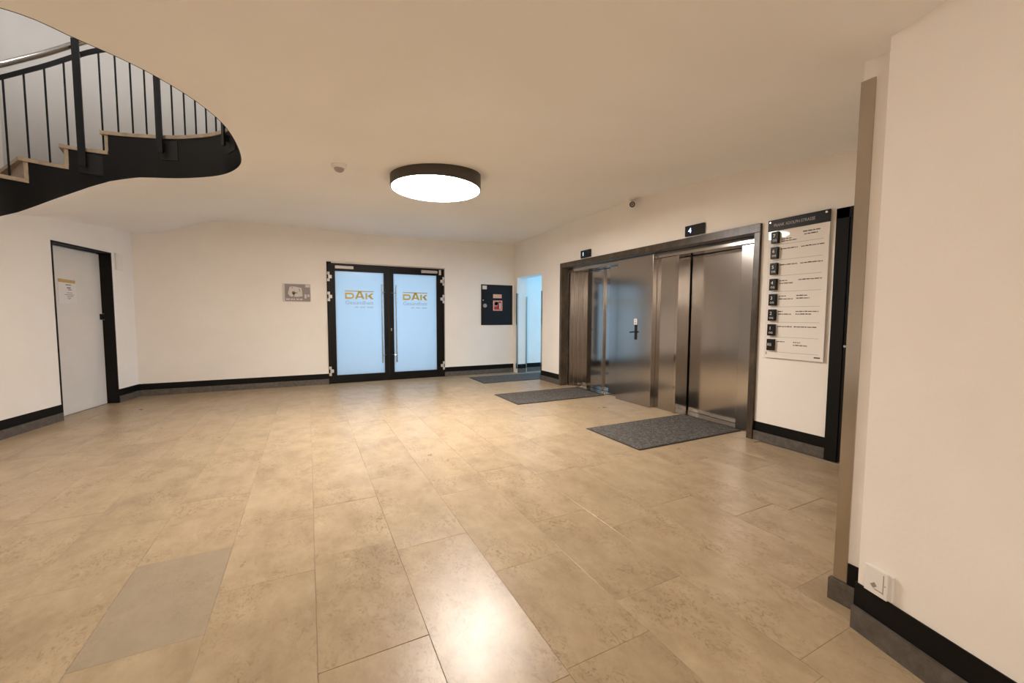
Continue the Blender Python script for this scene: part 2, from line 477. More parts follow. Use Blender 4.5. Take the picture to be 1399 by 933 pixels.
# ------------------------------------------------------------------ floor of limestone tiles in strips 0.4 m wide
floor = obj('floor', MB().box(-4.7, 7.3, -2.7, 9.6, -.1, -.006), M['concrete'])
tag(floor, 'polished beige limestone floor laid in long strips of tiles', kind='structure')
def tile_mesh():
    b = MB(); b.box(0, 1, 0, 1, -.03, 0); m = b.mesh('tile'); return m
def chamfer_tile(name, wx, wy, mt):
    c = .0012; g = .0005
    b = MB()
    x0, x1, y0, y1 = g, wx-g, g, wy-g
    b._add([(x0,y0,-.03),(x1,y0,-.03),(x1,y1,-.03),(x0,y1,-.03),(x0,y0,-c*.5),(x1,y0,-c*.5),(x1,y1,-c*.5),(x0,y1,-c*.5),
            (x0+c,y0+c,0),(x1-c,y0+c,0),(x1-c,y1-c,0),(x0+c,y1-c,0)],
           [(0,1,5,4),(1,2,6,5),(2,3,7,6),(3,0,4,7),(4,5,9,8),(5,6,10,9),(6,7,11,10),(7,4,8,11),(8,9,10,11)])
    m = b.mesh(name); m.materials.append(mt); return m
anchors = {-2: (1.915, 2.60), -1: (2.18,), 0: (1.52,), 1: (2.17,), 2: (1.762, 2.715), 3: (1.335,), 4: (.79,)}
tile_cache = {}
ntile = 0
for k in range(-10, 18):
    X0 = k*.4
    ylo, yhi = (-.9, 8.2) if X0 < 4.0 else ((2.5, 8.1) if k == 10 else (6.6, 8.06))
    rnd = random.Random(k*13+5)
    ys = list(anchors.get(k, (rnd.uniform(1.2, 2.0),)))
    while ys[0] > ylo: ys.insert(0, ys[0]-rnd.choice((.62, .76, .9, 1.05)))
    while ys[-1] < yhi: ys.append(ys[-1]+rnd.choice((.62, .76, .9, 1.05)))
    for a, b in zip(ys, ys[1:]):
        a2, b2 = max(a, ylo), min(b, yhi)
        if b2-a2 < .05: continue
        if X0+.4 < lx((a2+b2)/2)-.15: continue
        if X0 > 2.1 and b2 < .8 and X0 < 4: continue
        grey = (k == -2 and abs(a-1.915) < 1e-6)
        key = (round(b2-a2, 3), grey)
        if key not in tile_cache:
            tile_cache[key] = chamfer_tile('tile', .4, b2-a2, M['floorgrey'] if grey else M['floor'])
        o = bpy.data.objects.new('tile', tile_cache[key])
        COL.objects.link(o); o.parent = floor
        o.location = (X0, a2, rnd.uniform(-.0004, .0004))
        o.rotation_euler = (rnd.uniform(-.0008, .0008), rnd.uniform(-.0014, .0014), 0)
        tx, ty = rnd.gauss(0, .008), rnd.gauss(0, .008)
        if k == 1 and a < 1.6 < b: tx, ty = -.08, .02  # normal leaned by hand to bring the lamp highlight onto this tile
        if k == 0 and a < 1.3 < b: tx, ty = -.05, .05
        if k == 0 and a < 1.9 < b: tx, ty = -.06, .05  # leaned by hand to keep the lamp highlight off this strip
        o.color = (.5+tx, .5+ty, .5, 1)
        if grey: o['label'] = 'greyer limestone tile near the left front'
        ntile += 1

# ------------------------------------------------------------------ walls
def struct(name, mb, m, label=None, **kw):
    return tag(obj(name, mb, m, **kw), label, kind='structure')
WT = 3.15
# back wall with the opening of the glass doors
DX0, DX1, DZ = .318, 2.52, 2.235
b = MB()
b.box(-2.6, DX0, BY, BY+.2, 0, WT); b.box(DX1, LX+.25, BY, BY+.2, 0, WT); b.box(DX0, DX1, BY, BY+.2, DZ, WT)
struct('wall_back', b, M['wall'], 'white plastered wall around the double glass doors')
struct('trim_1', MB().box(-1.62, LX, BY-.004, BY+.01, 2.612, 2.618), M['wall'], 'fine plaster crease running along the top of the back wall')
# lift wall: segments left of the lifts, above them, right of them, and around the black door
FY0, FY1, FZ = 6.19, 2.60, 2.19       # hole behind the marble portal
KY0, KY1, KZ = 1.92, .95, 2.20        # black door
OY0, OY1, OZ = 7.95, 6.90, 2.10       # corridor opening
b = MB()
T = .25
b.box(LX, LX+T, OY0, BY+.1, 0, WT)
b.box(LX, LX+T, OY1, OY0, OZ, WT)
b.box(LX, LX+T, FY0, OY1, 0, WT)
b.box(LX, LX+T, FY1, FY0, FZ, WT)
b.box(LX, LX+T, KY0, FY1, 0, WT)
b.box(LX, LX+T, KY1, KY0, KZ, WT)
b.box(LX, LX+T, .7, KY1, 0, WT)
struct('wall_right', b, M['wall'], 'white plastered wall that holds the two lifts')
# stub behind the near right wall, and the near right wall itself
b = MB(); b.box(2.095, LX+.1, .72, .91, 0, WT)
struct('wall_stub', b, M['wall'], 'short white return wall behind the steel corner guard')
bq = [BP, BP+BD*3.6, BP+BD*3.6+Vector((.3, -.08)), Vector((2.2, .60)), Vector((2.2, BP.y))]
b = MB(); b.prism([(p.x, p.y) for p in bq], 0, 2.75)
struct('wall_near_right', b, M['wall'], 'large white wall close to the camera at the right')
# left wall, tall because it also closes the stairwell, with the grey door's recess
b = MB()
DS0, DS1, DH = .785, 1.807, 2.125
def lbox(mb, s0, s1, o0, o1, z0, z1):
    c = [LP+LD*s+LN*o for s, o in ((s0, o0), (s1, o0), (s1, o1), (s0, o1))]
    mb.prism([(p.x, p.y) for p in c], z0, z1)
lbox(b, -8.7, DS0, 0, .2, 0, 5.6); lbox(b, DS1, 2.45, 0, .2, 0, 5.6); lbox(b, DS0, DS1, 0, .2, DH, 5.6)
lbox(b, DS0, DS1, .17, .2, 0, DH)
struct('wall_left', b, M['wall'], 'white plastered wall with the pale grey door')
b = MB(); b.box(-4.7, 1.6, -2.7, -2.55, 0, 2.75)
struct('wall_front', b, M['wall'], 'white wall behind the camera')

# corridor beyond the opening
b = MB(); b.box(LX+T, 7.2, 8.05, 8.25, 0, 2.6)
struct('wall_corridor_far', b, M['wall'], 'corridor wall seen through the narrow opening, lit by daylight')
b = MB(); b.box(LX+T, 7.2, 6.4, 6.6, 0, 2.6)
struct('wall_corridor_near', b, M['wall'])
b = MB(); b.box(LX+T-.05, 7.3, 6.4, 8.25, 2.5, 2.6)
struct('ceiling_corridor', b, M['ceiling'])
wy0, wy1, wz0, wz1 = 6.75, 7.9, .45, 2.3
b = MB(); b.box(6.95, 7.15, 6.4, wy0, 0, 2.6); b.box(6.95, 7.15, wy1, 8.25, 0, 2.6); b.box(6.95, 7.15, wy0, wy1, 0, wz0); b.box(6.95, 7.15, wy0, wy1, wz1, 2.6)
struct('wall_corridor_end', b, M['wall'])
b = MB()
for y in (wy0, (wy0+wy1)/2-.03, wy1-.06): b.box(6.97, 7.02, y, y+.06, wz0, wz1)
b.box(6.97, 7.02, wy0, wy1, wz0, wz0+.06); b.box(6.97, 7.02, wy0, wy1, wz1-.06, wz1)
struct('window_1', b, M['dframe'], 'dark framed window at the far end of the corridor')
# entrance lobby behind the frosted doors
b = MB(); b.box(-.1, 0, BY+.2, 9.5, 0, 2.6); b.box(2.85, 2.95, BY+.2, 9.5, 0, 2.6); b.box(-.1, 2.95, BY+.2, 9.5, 2.5, 2.6)
struct('wall_lobby', b, M['wall'])

# ------------------------------------------------------------------ skirtings: grey stone below, black painted band above
def baseboard(name, runs, label, band_end=0):
    """runs: (x0,y0,x1,y1) in plan with the room on the left-hand side when walking from 0 to 1"""
    s = MB(); k = MB()
    for (x0, y0, x1, y1) in runs:
        d = Vector((x1-x0, y1-y0)).normalized(); n = Vector((-d.y, d.x))
        a, c = Vector((x0, y0)), Vector((x1, y1))
        def slab(mb, th, z0, z1, cut=0):
            e = c-d*cut
            q = [a-n*.01, e-n*.01, e+n*th, a+n*th]
            mb.prism([(p.x, p.y) for p in q], z0, z1)
        slab(s, .018, 0, .096); slab(k, .006, .09, .192, band_end)
    o = struct(name, s, M['skirt'], label)
    c = obj('black_band', k, M['band'], o); c['label'] = 'black painted band'
    return o
def lpt(s): p = LP+LD*s; return p.x, p.y
baseboard('baseboard_left', [(*lpt(DS0), *lpt(-4.5)), (*lpt(2.37), *lpt(DS1))], 'grey stone skirting with black band beside the grey door')
baseboard('baseboard_back', [(DX0, BY, lx(BY), BY), (LX, BY, DX1, BY)], 'grey stone skirting with black band on the back wall')
baseboard('baseboard_right', [(LX, 6.21, LX, OY1), (LX, KY0, LX, 2.575)], 'grey stone skirting with black band on the lift wall')
baseboard('baseboard_near_right', [(BP.x+BD.x*3.4, BP.y+BD.y*3.4, BP.x-BD.x*.008, BP.y-BD.y*.008)], 'grey stone skirting with black band on the near right wall')
baseboard('baseboard_stub', [(2.095, .76, 2.095, .93), ], 'short piece of stone skirting under the steel corner guard', .066)
baseboard('baseboard_corridor', [(7.0, 8.05, LX+T, 8.05)], 'skirting with black band inside the daylit corridor')
baseboard('baseboard_pier', [(LX+T-.02, OY0, LX+.02, OY0)], 'skirting piece on the pier at the corridor opening')

# ------------------------------------------------------------------ door_1: double door of frosted glass
def build_glass_doors():
    D = thing('door_1', 'dark framed double door with blue frosted glass and gold DAK lettering', None, (0, BY, 0), kind='structure')
    b = MB()
    b.box(DX0, DX0+.035, -.015, .10, 0, DZ); b.box(DX1-.035, DX1, -.015, .10, 0, DZ); b.box(DX0, DX1, -.015, .10, DZ-.04, DZ)
    obj('door_frame', b, M['dframe'], D)
    b = MB(); b.box(DX0+.08, DX1-.01, -.022, -.012, DZ-.022, DZ-.002); b.box(DX1-.008, DX1+.006, -.022, -.01, .28, DZ)
    obj('frame_edge_strip', b, M['closer'], D)
    mid = 1.405
    leaves = [(DX0+.037, mid-.002, .458, 1.318), (mid+.002, DX1-.037, 1.50, 2.357)]
    for side, (x0, x1, g0, g1) in enumerate(leaves):
        z0, z1, h0, h1 = .001, DZ-.043, .152, 2.075
        b = MB()
        b.box(x0, g0, .0, .05, z0, z1); b.box(g1, x1, .0, .05, z0, z1)
        b.box(g0, g1, .0, .05, z0, h0); b.box(g0, g1, .0, .05, h1, z1)
        lf = obj('door_leaf', b, M['dframe'], D)
        obj('frosted_glass', MB().box(g0-.005, g1+.005, .02, .03, h0-.005, h1+.005), M['frost'], lf)
        # long pull handle standing off the leaf
        hx = 1.268 if side == 0 else 1.535
        rx = mid-.04 if side == 0 else mid+.04
        b = MB(); b.tube([(hx, -.075, .355), (hx, -.075, 1.855)], .014, 12)
        for z in (.50, 1.70): b.tube([(hx, -.075, z), ((hx+rx)/2, -.07, z), (rx, -.004, z)], .007, 8)
        obj('pull_handle', b, M['chrome'], lf, auto=40)
        # closer cover
        cx0, cx1 = (.458, .775) if side == 0 else (2.04, 2.365)
        obj('door_closer', MB().box(cx0, cx1, -.045, 0, 2.115, 2.17, .006), M['closer'], lf)
        # hinges: three per leaf, each a pin plate and a knuckle
        for z in (1.965, 1.605, .235):
            b = MB()
            sg = 1 if side == 0 else -1
            ex = DX0 if side == 0 else DX1
            b.box(ex+sg*.005, ex+sg*.030, -.028, -.012, z-.085, z-.035, .003); b.box(ex+sg*.005, ex+sg*.030, -.028, -.012, z+.035, z+.085, .003)
            b.lathe([(.013, z-.085), (.013, z+.085)], 10, (ex+sg*.036, -.03, 0))
            b.box(ex+sg*.045, ex+sg*.085, -.024, .002, z-.03, z+.03, .004)
            obj('hinge', b, M['hinge'], lf)
        if side == 1:
            obj('latch_plate', MB().box(DX1-.115, DX1-.075, -.03, 0, 2.09, 2.19, .004), M['hinge'], lf)
            b = MB(); b.lathe([(.012, -.008), (.012, .002)], 14, (mid+.045, 0, 1.005), 'y'); b.box(mid+.037, mid+.053, -.007, .002, .965, 1.0)
            obj('lock_cylinder', b, mat('brass_lock', (.55, .48, .36), .35, .8), lf)
        # gold logo: a bar, then D A K in wide letters with the peak of the A touching the bar
        lx0, lx1 = (.622, 1.132) if side == 0 else (1.682, 2.172)
        W_ = lx1-lx0
        zt = 1.725 if side == 0 else 1.725
        b = MB(); y0, y1 = .0172, .0196
        st = .030
        b.box(lx0, lx1, y0, y1, zt-.018, zt)
        zb, zh = zt-.155, zt-.042
        u = lx0; wD = W_*.31
        outer = [(u, zb), (u+wD*.72, zb), (u+wD*.92, zb+.018), (u+wD, zb+.04), (u+wD, zh-.04), (u+wD*.92, zh-.018), (u+wD*.72, zh), (u, zh)]
        inner = [(u+st, zb+st), (u+wD*.66, zb+st), (u+wD*.8, zb+st+.008), (u+wD-st, zb+.05), (u+wD-st, zh-.05), (u+wD*.8, zh-st-.008), (u+wD*.66, zh-st), (u+st, zh-st)]
        for i in range(8):
            j = (i+1) % 8
            b.vprism([outer[i], outer[j], inner[j], inner[i]], y0, y1)
        xa0, xa1 = lx0+W_*.335, lx0+W_*.675; xm = (xa0+xa1)/2; zp = zt-.012
        b.vprism([(xa0, zb), (xa0+.038, zb), (xm+.012, zp), (xm-.026, zp)], y0, y1)
        b.vprism([(xa1-.038, zb), (xa1, zb), (xm+.026, zp), (xm-.012, zp)], y0, y1)
        b.box(xa0+.045, xa1-.045, y0, y1, zb+.028, zb+.052)
        xk = lx0+W_*.705
        b.box(xk, xk+st*1.05, y0, y1, zb, zh)
        zm = (zb+zh)/2
        b.vprism([(xk+st*1.2, zm-.004), (lx1-.045, zh), (lx1, zh), (xk+st*1.2+.05, zm+.001)], y0, y1)
        b.vprism([(xk+st*1.2+.01, zm+.006), (xk+st*1.2+.055, zm+.012), (lx1, zb), (lx1-.05, zb)], y0, y1)
        obj('gold_lettering', b, M['gold'], lf)
        text('grey_lettering', 'Gesundheit', .098, M['silverprint'], lf, (lx0, .0196, zt-.255), sx=W_/.46, ext=.001)
        b = MB()
        for (q0, q1) in ((.33, .46), (.52, .70), (.76, .99)): 
            n = max(2, int((q1-q0)*W_/.022))
            for i in range(n): b.box(lx0+W_*(q0+(q1-q0)*i/n), lx0+W_*(q0+(q1-q0)*(i+.62)/n), y0, y1, zt-.318, zt-.300+.006*(i % 2))
        obj('small_print', b, M['silverprint'], lf)['kind'] = 'stuff'
build_glass_doors()

# ------------------------------------------------------------------ door_2: pale grey door in the left wall
def build_grey_door():
    D = thing('door_2', 'plain pale grey door set back in a dark frame in the left wall', None, (LP.x, LP.y, 0), LROT, kind='structure')
    b = MB()
    b.box(DS0, DS0+.018, -.006, .135, 0, DH); b.box(DS1-.018, DS1, -.006, .15, 0, DH); b.box(DS0, DS1, -.006, .135, DH-.02, DH)
    obj('door_frame', b, M['jamb'], D)
    lf = obj('door_leaf', MB().box(DS0+.02, DS1-.022, .125, .165, .006, DH-.03, .002), M['leafdoor'], D)
    b = MB(); b.box(DS1-.075, DS1-.03, .105, .127, 1.19, 1.27, .003); b.box(DS1-.045, DS1-.03, .095, .11, 1.20, 1.26, .002)
    obj('latch', b, M['black'], lf)
    obj('latch_edge', MB().box(DS1-.03, DS1-.02, .095, .127, 1.185, 1.275), M['chrome'], lf)
    return D
build_grey_door()
Nn = thing('paper_notice', 'white printed notice taped to the pale grey door', 'notice', (LP.x, LP.y, 0), LROT)
obj('sheet', MB().box(1.045, 1.335, .1215, .1235, 1.40, 1.665), M['paper'], Nn)
b = MB()
for (x0, x1, z, h) in ((1.085, 1.175, 1.625, .014), (1.105, 1.165, 1.585, .02), (1.12, 1.18, 1.565, .012), (1.10, 1.185, 1.53, .007), (1.065, 1.21, 1.505, .008), (1.10, 1.20, 1.485, .007), (1.10, 1.165, 1.465, .007), (1.12, 1.15, 1.452, .006)):
    b.box(x0+.075, x1+.075, .1208, .1216, z, z+h)
obj('print', b, M['greyink'], Nn)['kind'] = 'stuff'
o = obj('tape', MB().vprism([(1.05, 1.66), (1.315, 1.655), (1.32, 1.693), (1.045, 1.703)], .1195, .1212), M['tape'], Nn); o['label'] = 'strip of ochre masking tape'
sw = thing('wall_box', 'small white box high on the wall right of the grey door', 'wall box', (LP.x, LP.y, 0), LROT)
obj('housing', MB().box(1.875, 2.015, -.028, 0, 1.90, 2.135, .006), M['whiteplastic'], sw)
obj('cover', MB().box(1.89, 2.0, -.034, -.026, 1.915, 2.12, .004), M['whiteplastic'], sw)

# ------------------------------------------------------------------ door_3: black door in the lift wall
D = thing('door_3', 'black door and frame between the directory board and the steel guard', None, (LX, 0, 0), -PI/2, kind='structure')
# local x = -world y
b = MB(); x0, x1 = -KY0, -KY1
b.box(x0, x0+.095, -.025, .12, 0, KZ); b.box(x1-.095, x1, -.025, .12, 0, KZ); b.box(x0, x1, -.025, .12, KZ-.085, KZ)
obj('door_frame', b, M['blackdoor'], D)
lf = obj('door_leaf', MB().box(x0+.10, x1-.10, -.018, .04, .008, KZ-.09, .002), M['blackdoor'], D)
b = MB(); b.lathe([(.011, -.03), (.011, -.015)], 12, (x0+.115, 0, 1.02), 'y'); obj('keyhole', b, M['chrome'], lf)

# ------------------------------------------------------------------ lift portal, lifts and the service panel between them
P = thing('lift_portal', 'dark brown marble surround framing both lifts', 'door surround')
obj('jamb', MB().box(4.088, 4.225, 6.145, 6.21, 0, 2.125, .003), M['marble'], P)
obj('jamb', MB().box(4.088, 4.245, 2.575, 2.637, 0, 2.125, .003), M['marble'], P)
obj('lintel', MB().box(4.088, 4.225, 2.575, 6.21, 2.1255, 2.212, .003), M['marble'], P)

E1 = thing('elevator', 'left lift with two mirror-like steel door leaves, nearer the corridor', 'elevator', group='lifts')
for i, (xa, ya, yb) in enumerate(((4.235, 6.143, 6.085), (4.285, 6.083, 6.03), (4.335, 6.028, 5.975), (4.385, 5.973, 5.905))):
    obj('side_strip', MB().box(xa, 4.52, yb, ya, 0, 2.055, .003), M['steel'], E1)
obj('door_leaf', MB().box(4.43, 4.47, 5.43, 5.903, .018, 2.05), M['steel_mirror'], E1)
obj('door_leaf', MB().box(4.445, 4.485, 5.105, 5.375, .018, 2.05), M['steel_mirror'], E1)
obj('meeting_edge', MB().box(4.41, 4.46, 5.378, 5.428, .018, 2.05, .002), M['steel'], E1)
obj('side_panel', MB().box(4.31, 4.50, 4.803, 5.10, 0, 2.055, .003), M['steel'], E1)
obj('header', MB().box(4.215, 4.42, 4.66, 6.144, 2.057, 2.123, .003), M['steel'], E1)
obj('sill', MB().box(4.225, 4.60, 5.10, 5.90, 0, .014), M['steel_mirror'], E1)
b = MB(); b.lathe([(.009, -.004), (.009, .004)], 10, (4.428, 5.70, 1.035), 'x'); obj('keyhole', b, M['black'], E1)
o = obj('shaft_back', MB().box(4.56, 4.60, 4.0, 6.2, 0, 2.2), M['dark'], E1)

S = thing('service_panel', 'steel panel door with small black handle between the two lifts', 'panel door')
obj('panel', MB().box(4.205, 4.31, 4.10, 4.80, 0, 2.118, .003), M['steel'], S)
b = MB(); b.box(4.193, 4.205, 4.380, 4.415, .935, 1.15, .003)
hp = obj('handle_plate', b, M['plate'], S)
b = MB(); b.tube([(4.20, 4.40, 1.045), (4.155, 4.40, 1.045), (4.152, 4.42, 1.043), (4.152, 4.462, 1.04)], .010, 8)
obj('lever', b, M['plate'], hp, auto=40)
st_ = obj('sticker', MB().box(4.202, 4.2055, 4.378, 4.438, 1.15, 1.235), M['sticker'], S); st_['label'] = 'small white sticker'
b = MB(); b.box(4.2012, 4.2022, 4.395, 4.42, 1.165, 1.19); b.box(4.2012, 4.2022, 4.40, 4.418, 1.205, 1.222)
obj('print', b, M['greyink'], st_)

E2 = thing('elevator', 'right lift with wide brushed steel doors, beside the directory board', 'elevator', group='lifts')
obj('side_panel', MB().box(4.285, 4.33, 3.765, 4.098, 0, 2.055, .003), M['steel'], E2)
obj('side_panel', MB().box(4.26, 4.475, 3.72, 3.763, 0, 2.055, .003), M['steel_mirror'], E2)
obj('door_leaf', MB().box(4.495, 4.525, 3.34, 3.716, .018, 2.075), M['steel'], E2)
obj('door_leaf', MB().box(4.48, 4.515, 2.91, 3.355, .018, 2.075), M['steel'], E2)
obj('jamb_panel', MB().box(4.30, 4.50, 2.64, 2.905, 0, 2.055, .003), M['steel'], E2)
obj('header', MB().box(4.262, 4.44, 2.64, 4.098, 2.057, 2.123, .003), M['steel'], E2)
obj('sill', MB().box(4.30, 4.60, 2.905, 3.72, 0, .014), M['chrome'], E2)
obj('shaft_back', MB().box(4.56, 4.60, 2.6, 4.0, 0, 2.2), M['dark'], E2)

def floor_display(y0, y1, digit, label):
    D = thing('floor_display', label, 'display', (LX, 0, 0), -PI/2, group='floor displays above the lifts')
    obj('housing', MB().box(-y0, -y1, -.03, 0, 2.228, 2.352, .006), M['display'], D)
    text('digit', digit, .085, M['digit'], D, (-y0+.05, -.0305, 2.262), sx=1.1)
floor_display(5.60, 5.34, '1', 'small black display reading 1 above the left lift')
floor_display(3.50, 3.235, '4', 'small black display reading 4 above the right lift')

# ------------------------------------------------------------------ directory board
def build_directory():
    y0 = 2.492
    D = thing('directory_board', 'clear directory board with black header and eight black floor plates', 'sign', (LX, y0, 0), -PI/2)
    W_ = .527; zt, zb = 2.212, .866
    obj('acrylic_sheet', MB().box(0, W_, -.024, -.014, zb, zt-.03, .001), M['acrylic'], D)
    hd = obj('header_bar', MB().box(-.004, W_+.003, -.036, -.022, zt-.106, zt, .002), M['black'], D); hd['label'] = 'black header bar'
    text('lettering', 'FRANK ADOLPH-STRASSE', .040, M['headtext'], hd, (.05, -.037, zt-.068), sx=.79, ext=.0004)
    for x in (.018, W_-.025):
        b = MB(); b.lathe([(.009, -.042), (.009, -.034)], 12, (x, 0, zt-.022), 'y'); obj('screw', b, M['screw'], hd)
    # standoffs carrying the sheet on the wall
    for x in (.02, W_-.02):
        for z in (zb+.03, zt-.06):
            b = MB(); b.lathe([(.007, -.014), (.007, .0)], 10, (x, 0, z), 'y'); obj('standoff', b, M['chrome'], D)
    tops = [2.093, 1.945, 1.792, 1.640, 1.492, 1.343, 1.198, 1.052]
    gl = ['7', '6', '5', '4', '3', '2', '1', 'E']
    rows = [((.09, .23, -.095), (.09, .18, -.075), (.28, .42, -.035), (.29, .40, -.06)), ((.09, .24, -.02), (.27, .46, -.02)), ((.09, .24, -.02), (.27, .46, -.02)),
            ((.09, .16, -.02), (.09, .21, -.045), (.26, .46, -.02)), ((.09, .16, -.02), (.09, .22, -.048), (.25, .34, -.02), (.25, .36, -.045)),
            ((.09, .13, -.02), (.09, .21, -.045), (.25, .44, -.02), (.25, .38, -.045)), ((.09, .22, -.02), (.24, .43, -.02)), ((.09, .16, -.02), (.24, .30, -.022), (.24, .36, -.048))]
    for i, z in enumerate(tops):
        x0 = .042
        pl = obj('floor_plate', MB().box(x0, x0+.066, -.058, -.024, z-.112, z, .003), M['black'], D)
        if i == 7: text('lettering', 'EG', .036, M['platetext'], pl, (x0+.010, -.0585, z-.066), sx=.85)
        else:
            text('lettering', gl[i], .044, M['platetext'], pl, (x0+.018, -.0585, z-.054))
            text('lettering', 'OG', .026, M['platetext'], pl, (x0+.015, -.0585, z-.092))
        obj('dividing_line', MB().box(.05, W_-.045, -.0250, -.0235, z-.126, z-.1235), M['greyink'], D)
        b = MB()
        rr = random.Random(i)
        for (a, c, dz) in rows[i]:
            x = a+.03
            while x < c+.03:
                wl = rr.uniform(.012, .04)
                b.box(x, min(x+wl, c+.032), -.0250, -.0235, z+dz-.006, z+dz+rr.uniform(.001, .004)); x += wl+.005
        obj('small_print', b, M['ink'], D)['kind'] = 'stuff'
    b = MB(); b.box(W_-.075, W_-.025, -.0250, -.0235, zb+.028, zb+.04); b.box(.02, .026, -.0250, -.0235, zb+.03, zb+.055)
    obj('small_print', b, M['ink'], D)['kind'] = 'stuff'
build_directory()

# ------------------------------------------------------------------ fire cabinet, plan sign
F = thing('fire_cabinet', 'dark grey fire hose cabinet with red sticker set into the back wall', 'cabinet', (0, BY, 0))
obj('body', MB().box(3.335, 4.085, -.012, .0, 1.065, 1.94, .002), M['cabinet'], F)
lf = obj('cabinet_door', MB().box(3.347, 4.073, -.02, -.008, 1.077, 1.928, .002), M['cabinet'], F)
b = MB(); b.lathe([(.043, -.022), (.043, -.034), (.030, -.045), (.0, -.047)][::-1], 20, (3.415, 0, 1.485), 'y'); obj('lock_knob', b, M['greyplastic'], lf, auto=40)
b = MB(); b.lathe([(.014, -.03), (.014, -.018)], 10, (3.375, 0, 1.60), 'y'); obj('key_lock', b, M['hinge'], lf)
o = obj('sticker', MB().box(3.36, 3.46, -.0225, -.0195, 1.835, 1.915), M['sticker'], lf); o['label'] = 'small white sticker'
o = obj('sticker', MB().box(3.61, 3.815, -.0225, -.0195, 1.65, 1.735), M['pink'], lf); o['label'] = 'pale orange label strip'
s = obj('sticker', MB().box(3.61, 3.83, -.0225, -.0195, 1.38, 1.60), M['pink'], lf); s['label'] = 'square red fire hose sticker'
# the pictogram: white hose reel and bottle on red
b = MB(); b.box(3.632, 3.808, -.0236, -.0222, 1.40, 1.58)
obj('sticker_field', b, M['red'], lf)
b = MB(); b.lathe([(.045, -.0246), (.045, -.0234)], 18, (3.69, 0, 1.53), 'y'); b.vprism([(3.645, 1.575), (3.735, 1.575), (3.735, 1.53), (3.70, 1.475), (3.645, 1.47)], -.0246, -.0234); b.box(3.76, 3.79, -.0246, -.0234, 1.415, 1.545)
obj('pictogram', b, M['sticker'], lf)

PS = thing('floor_plan_sign', 'small grey evacuation plan sign on the wall left of the glass doors', 'sign', (0, BY, 0))
obj('board', MB().box(-.385, .052, -.014, 0, 1.50, 1.815, .002), M['planlight'], PS)
obj('print_field', MB().box(-.35, .045, -.0155, -.0135, 1.508, 1.805), M['planprint'], PS)
b = MB()
b.vprism([(-.275, 1.76), (-.20, 1.765), (-.09, 1.74), (-.075, 1.60), (-.15, 1.585), (-.27, 1.59), (-.305, 1.635)], -.0168, -.0150)
b.box(-.335, -.275, -.0168, -.015, 1.53, 1.555); b.box(-.262, -.23, -.0168, -.015, 1.53, 1.555); b.box(-.22, -.195, -.0168, -.015, 1.53, 1.555)
b.box(-.175, -.135, -.0168, -.015, 1.53, 1.555); b.box(-.12, -.08, -.0168, -.015, 1.53, 1.555); b.box(-.045, -.015, -.0168, -.015, 1.56, 1.63); b.box(0, .03, -.0168, -.015, 1.585, 1.63)
b.box(-.03, .04, -.0168, -.015, 1.755, 1.80)
obj('plan_outline', b, M['planlight'], PS)['kind'] = 'stuff'
b = MB(); b.lathe([(.03, -.018), (.03, -.016)], 12, (-.215, 0, 1.655), 'y'); b.box(-.225, -.205, -.018, -.0163, 1.59, 1.66); b.box(-.245, -.225, -.018, -.0163, 1.735, 1.75); b.vprism([(-.135, 1.73), (-.12, 1.73), (-.11, 1.68), (-.125, 1.68)], -.018, -.0163); b.box(-.215, -.155, -.018, -.0163, 1.648, 1.662)
obj('plan_marks', b, M['planprint'], PS)['kind'] = 'stuff'

# ------------------------------------------------------------------ steel corner guards
b = MB()
b.prism([(2.088, .866), (2.096, .866), (2.096, .9095), (2.14, .9095), (2.14, .916), (2.088, .916)], .097, 2.248)
g = tag(obj('corner_guard', b, M['guard']), 'tall brushed steel corner guard beside the black door', 'corner guard', 'corner guards')
b = MB(); b.box(LX-.004, LX+.03, OY0-.006, OY0+.0, .097, 1.76); b.box(LX-.006, LX-.0005, OY0-.006, OY0+.03, .097, 1.76)
tag(obj('corner_guard', b, M['guard']), 'steel corner guard at the back wall corner of the corridor opening', 'corner guard', 'corner guards')
b = MB(); b.box(LX+T-.03, LX+T+.003, OY0-.006, OY0, .097, 1.69); b.box(LX+T+.0005, LX+T+.004, OY0-.006, OY0+.03, .097, 1.69)
tag(obj('corner_guard', b, M['guard']), 'steel corner guard deepest inside the corridor opening', 'corner guard', 'corner guards')
b = MB(); b.box(LX-.006, LX-.0005, OY1-.035, OY1+.005, .193, 1.76); b.box(LX-.006, LX+.035, OY1+.0005, OY1+.006, .193, 1.76)
tag(obj('corner_guard', b, M['guard']), 'steel corner guard on the lift side of the corridor opening', 'corner guard', 'corner guards')
b = MB(); b.lathe([(.026, -.03), (.022, -.006), (.03, 0)], 16, (LX+.12, OY0-.006, .15), 'y')
tag(obj('door_stop', b, M['black']), 'black rubber door stop on the pier between two corner guards', 'door stop')

# ------------------------------------------------------------------ junction box on the near right wall
J = thing('junction_box', 'small white box low on the near right wall', 'wall box', (BP.x, BP.y, .006), BROT)
obj('housing', MB().box(.040, .132, -.014, 0, .196, .292, .003), M['whiteplastic'], J)
obj('cover', MB().box(.037, .120, -.020, -.013, .192, .296, .002), M['whiteplastic'], J)
b = MB(); b.vprism([(.060, .225), (.075, .240), (.084, .228), (.072, .215)], -.0208, -.0198); b.box(.075, .106, -.0208, -.0198, .212, .2155); b.box(.105, .1075, -.0208, -.0198, .21, .285)
obj('scuff', b, M['greyink'], J)
b = MB(); b.lathe([(.0025, -.021), (.0025, -.019)], 8, (.1125, 0, .245), 'y'); obj('screw', b, M['greyplastic'], J)

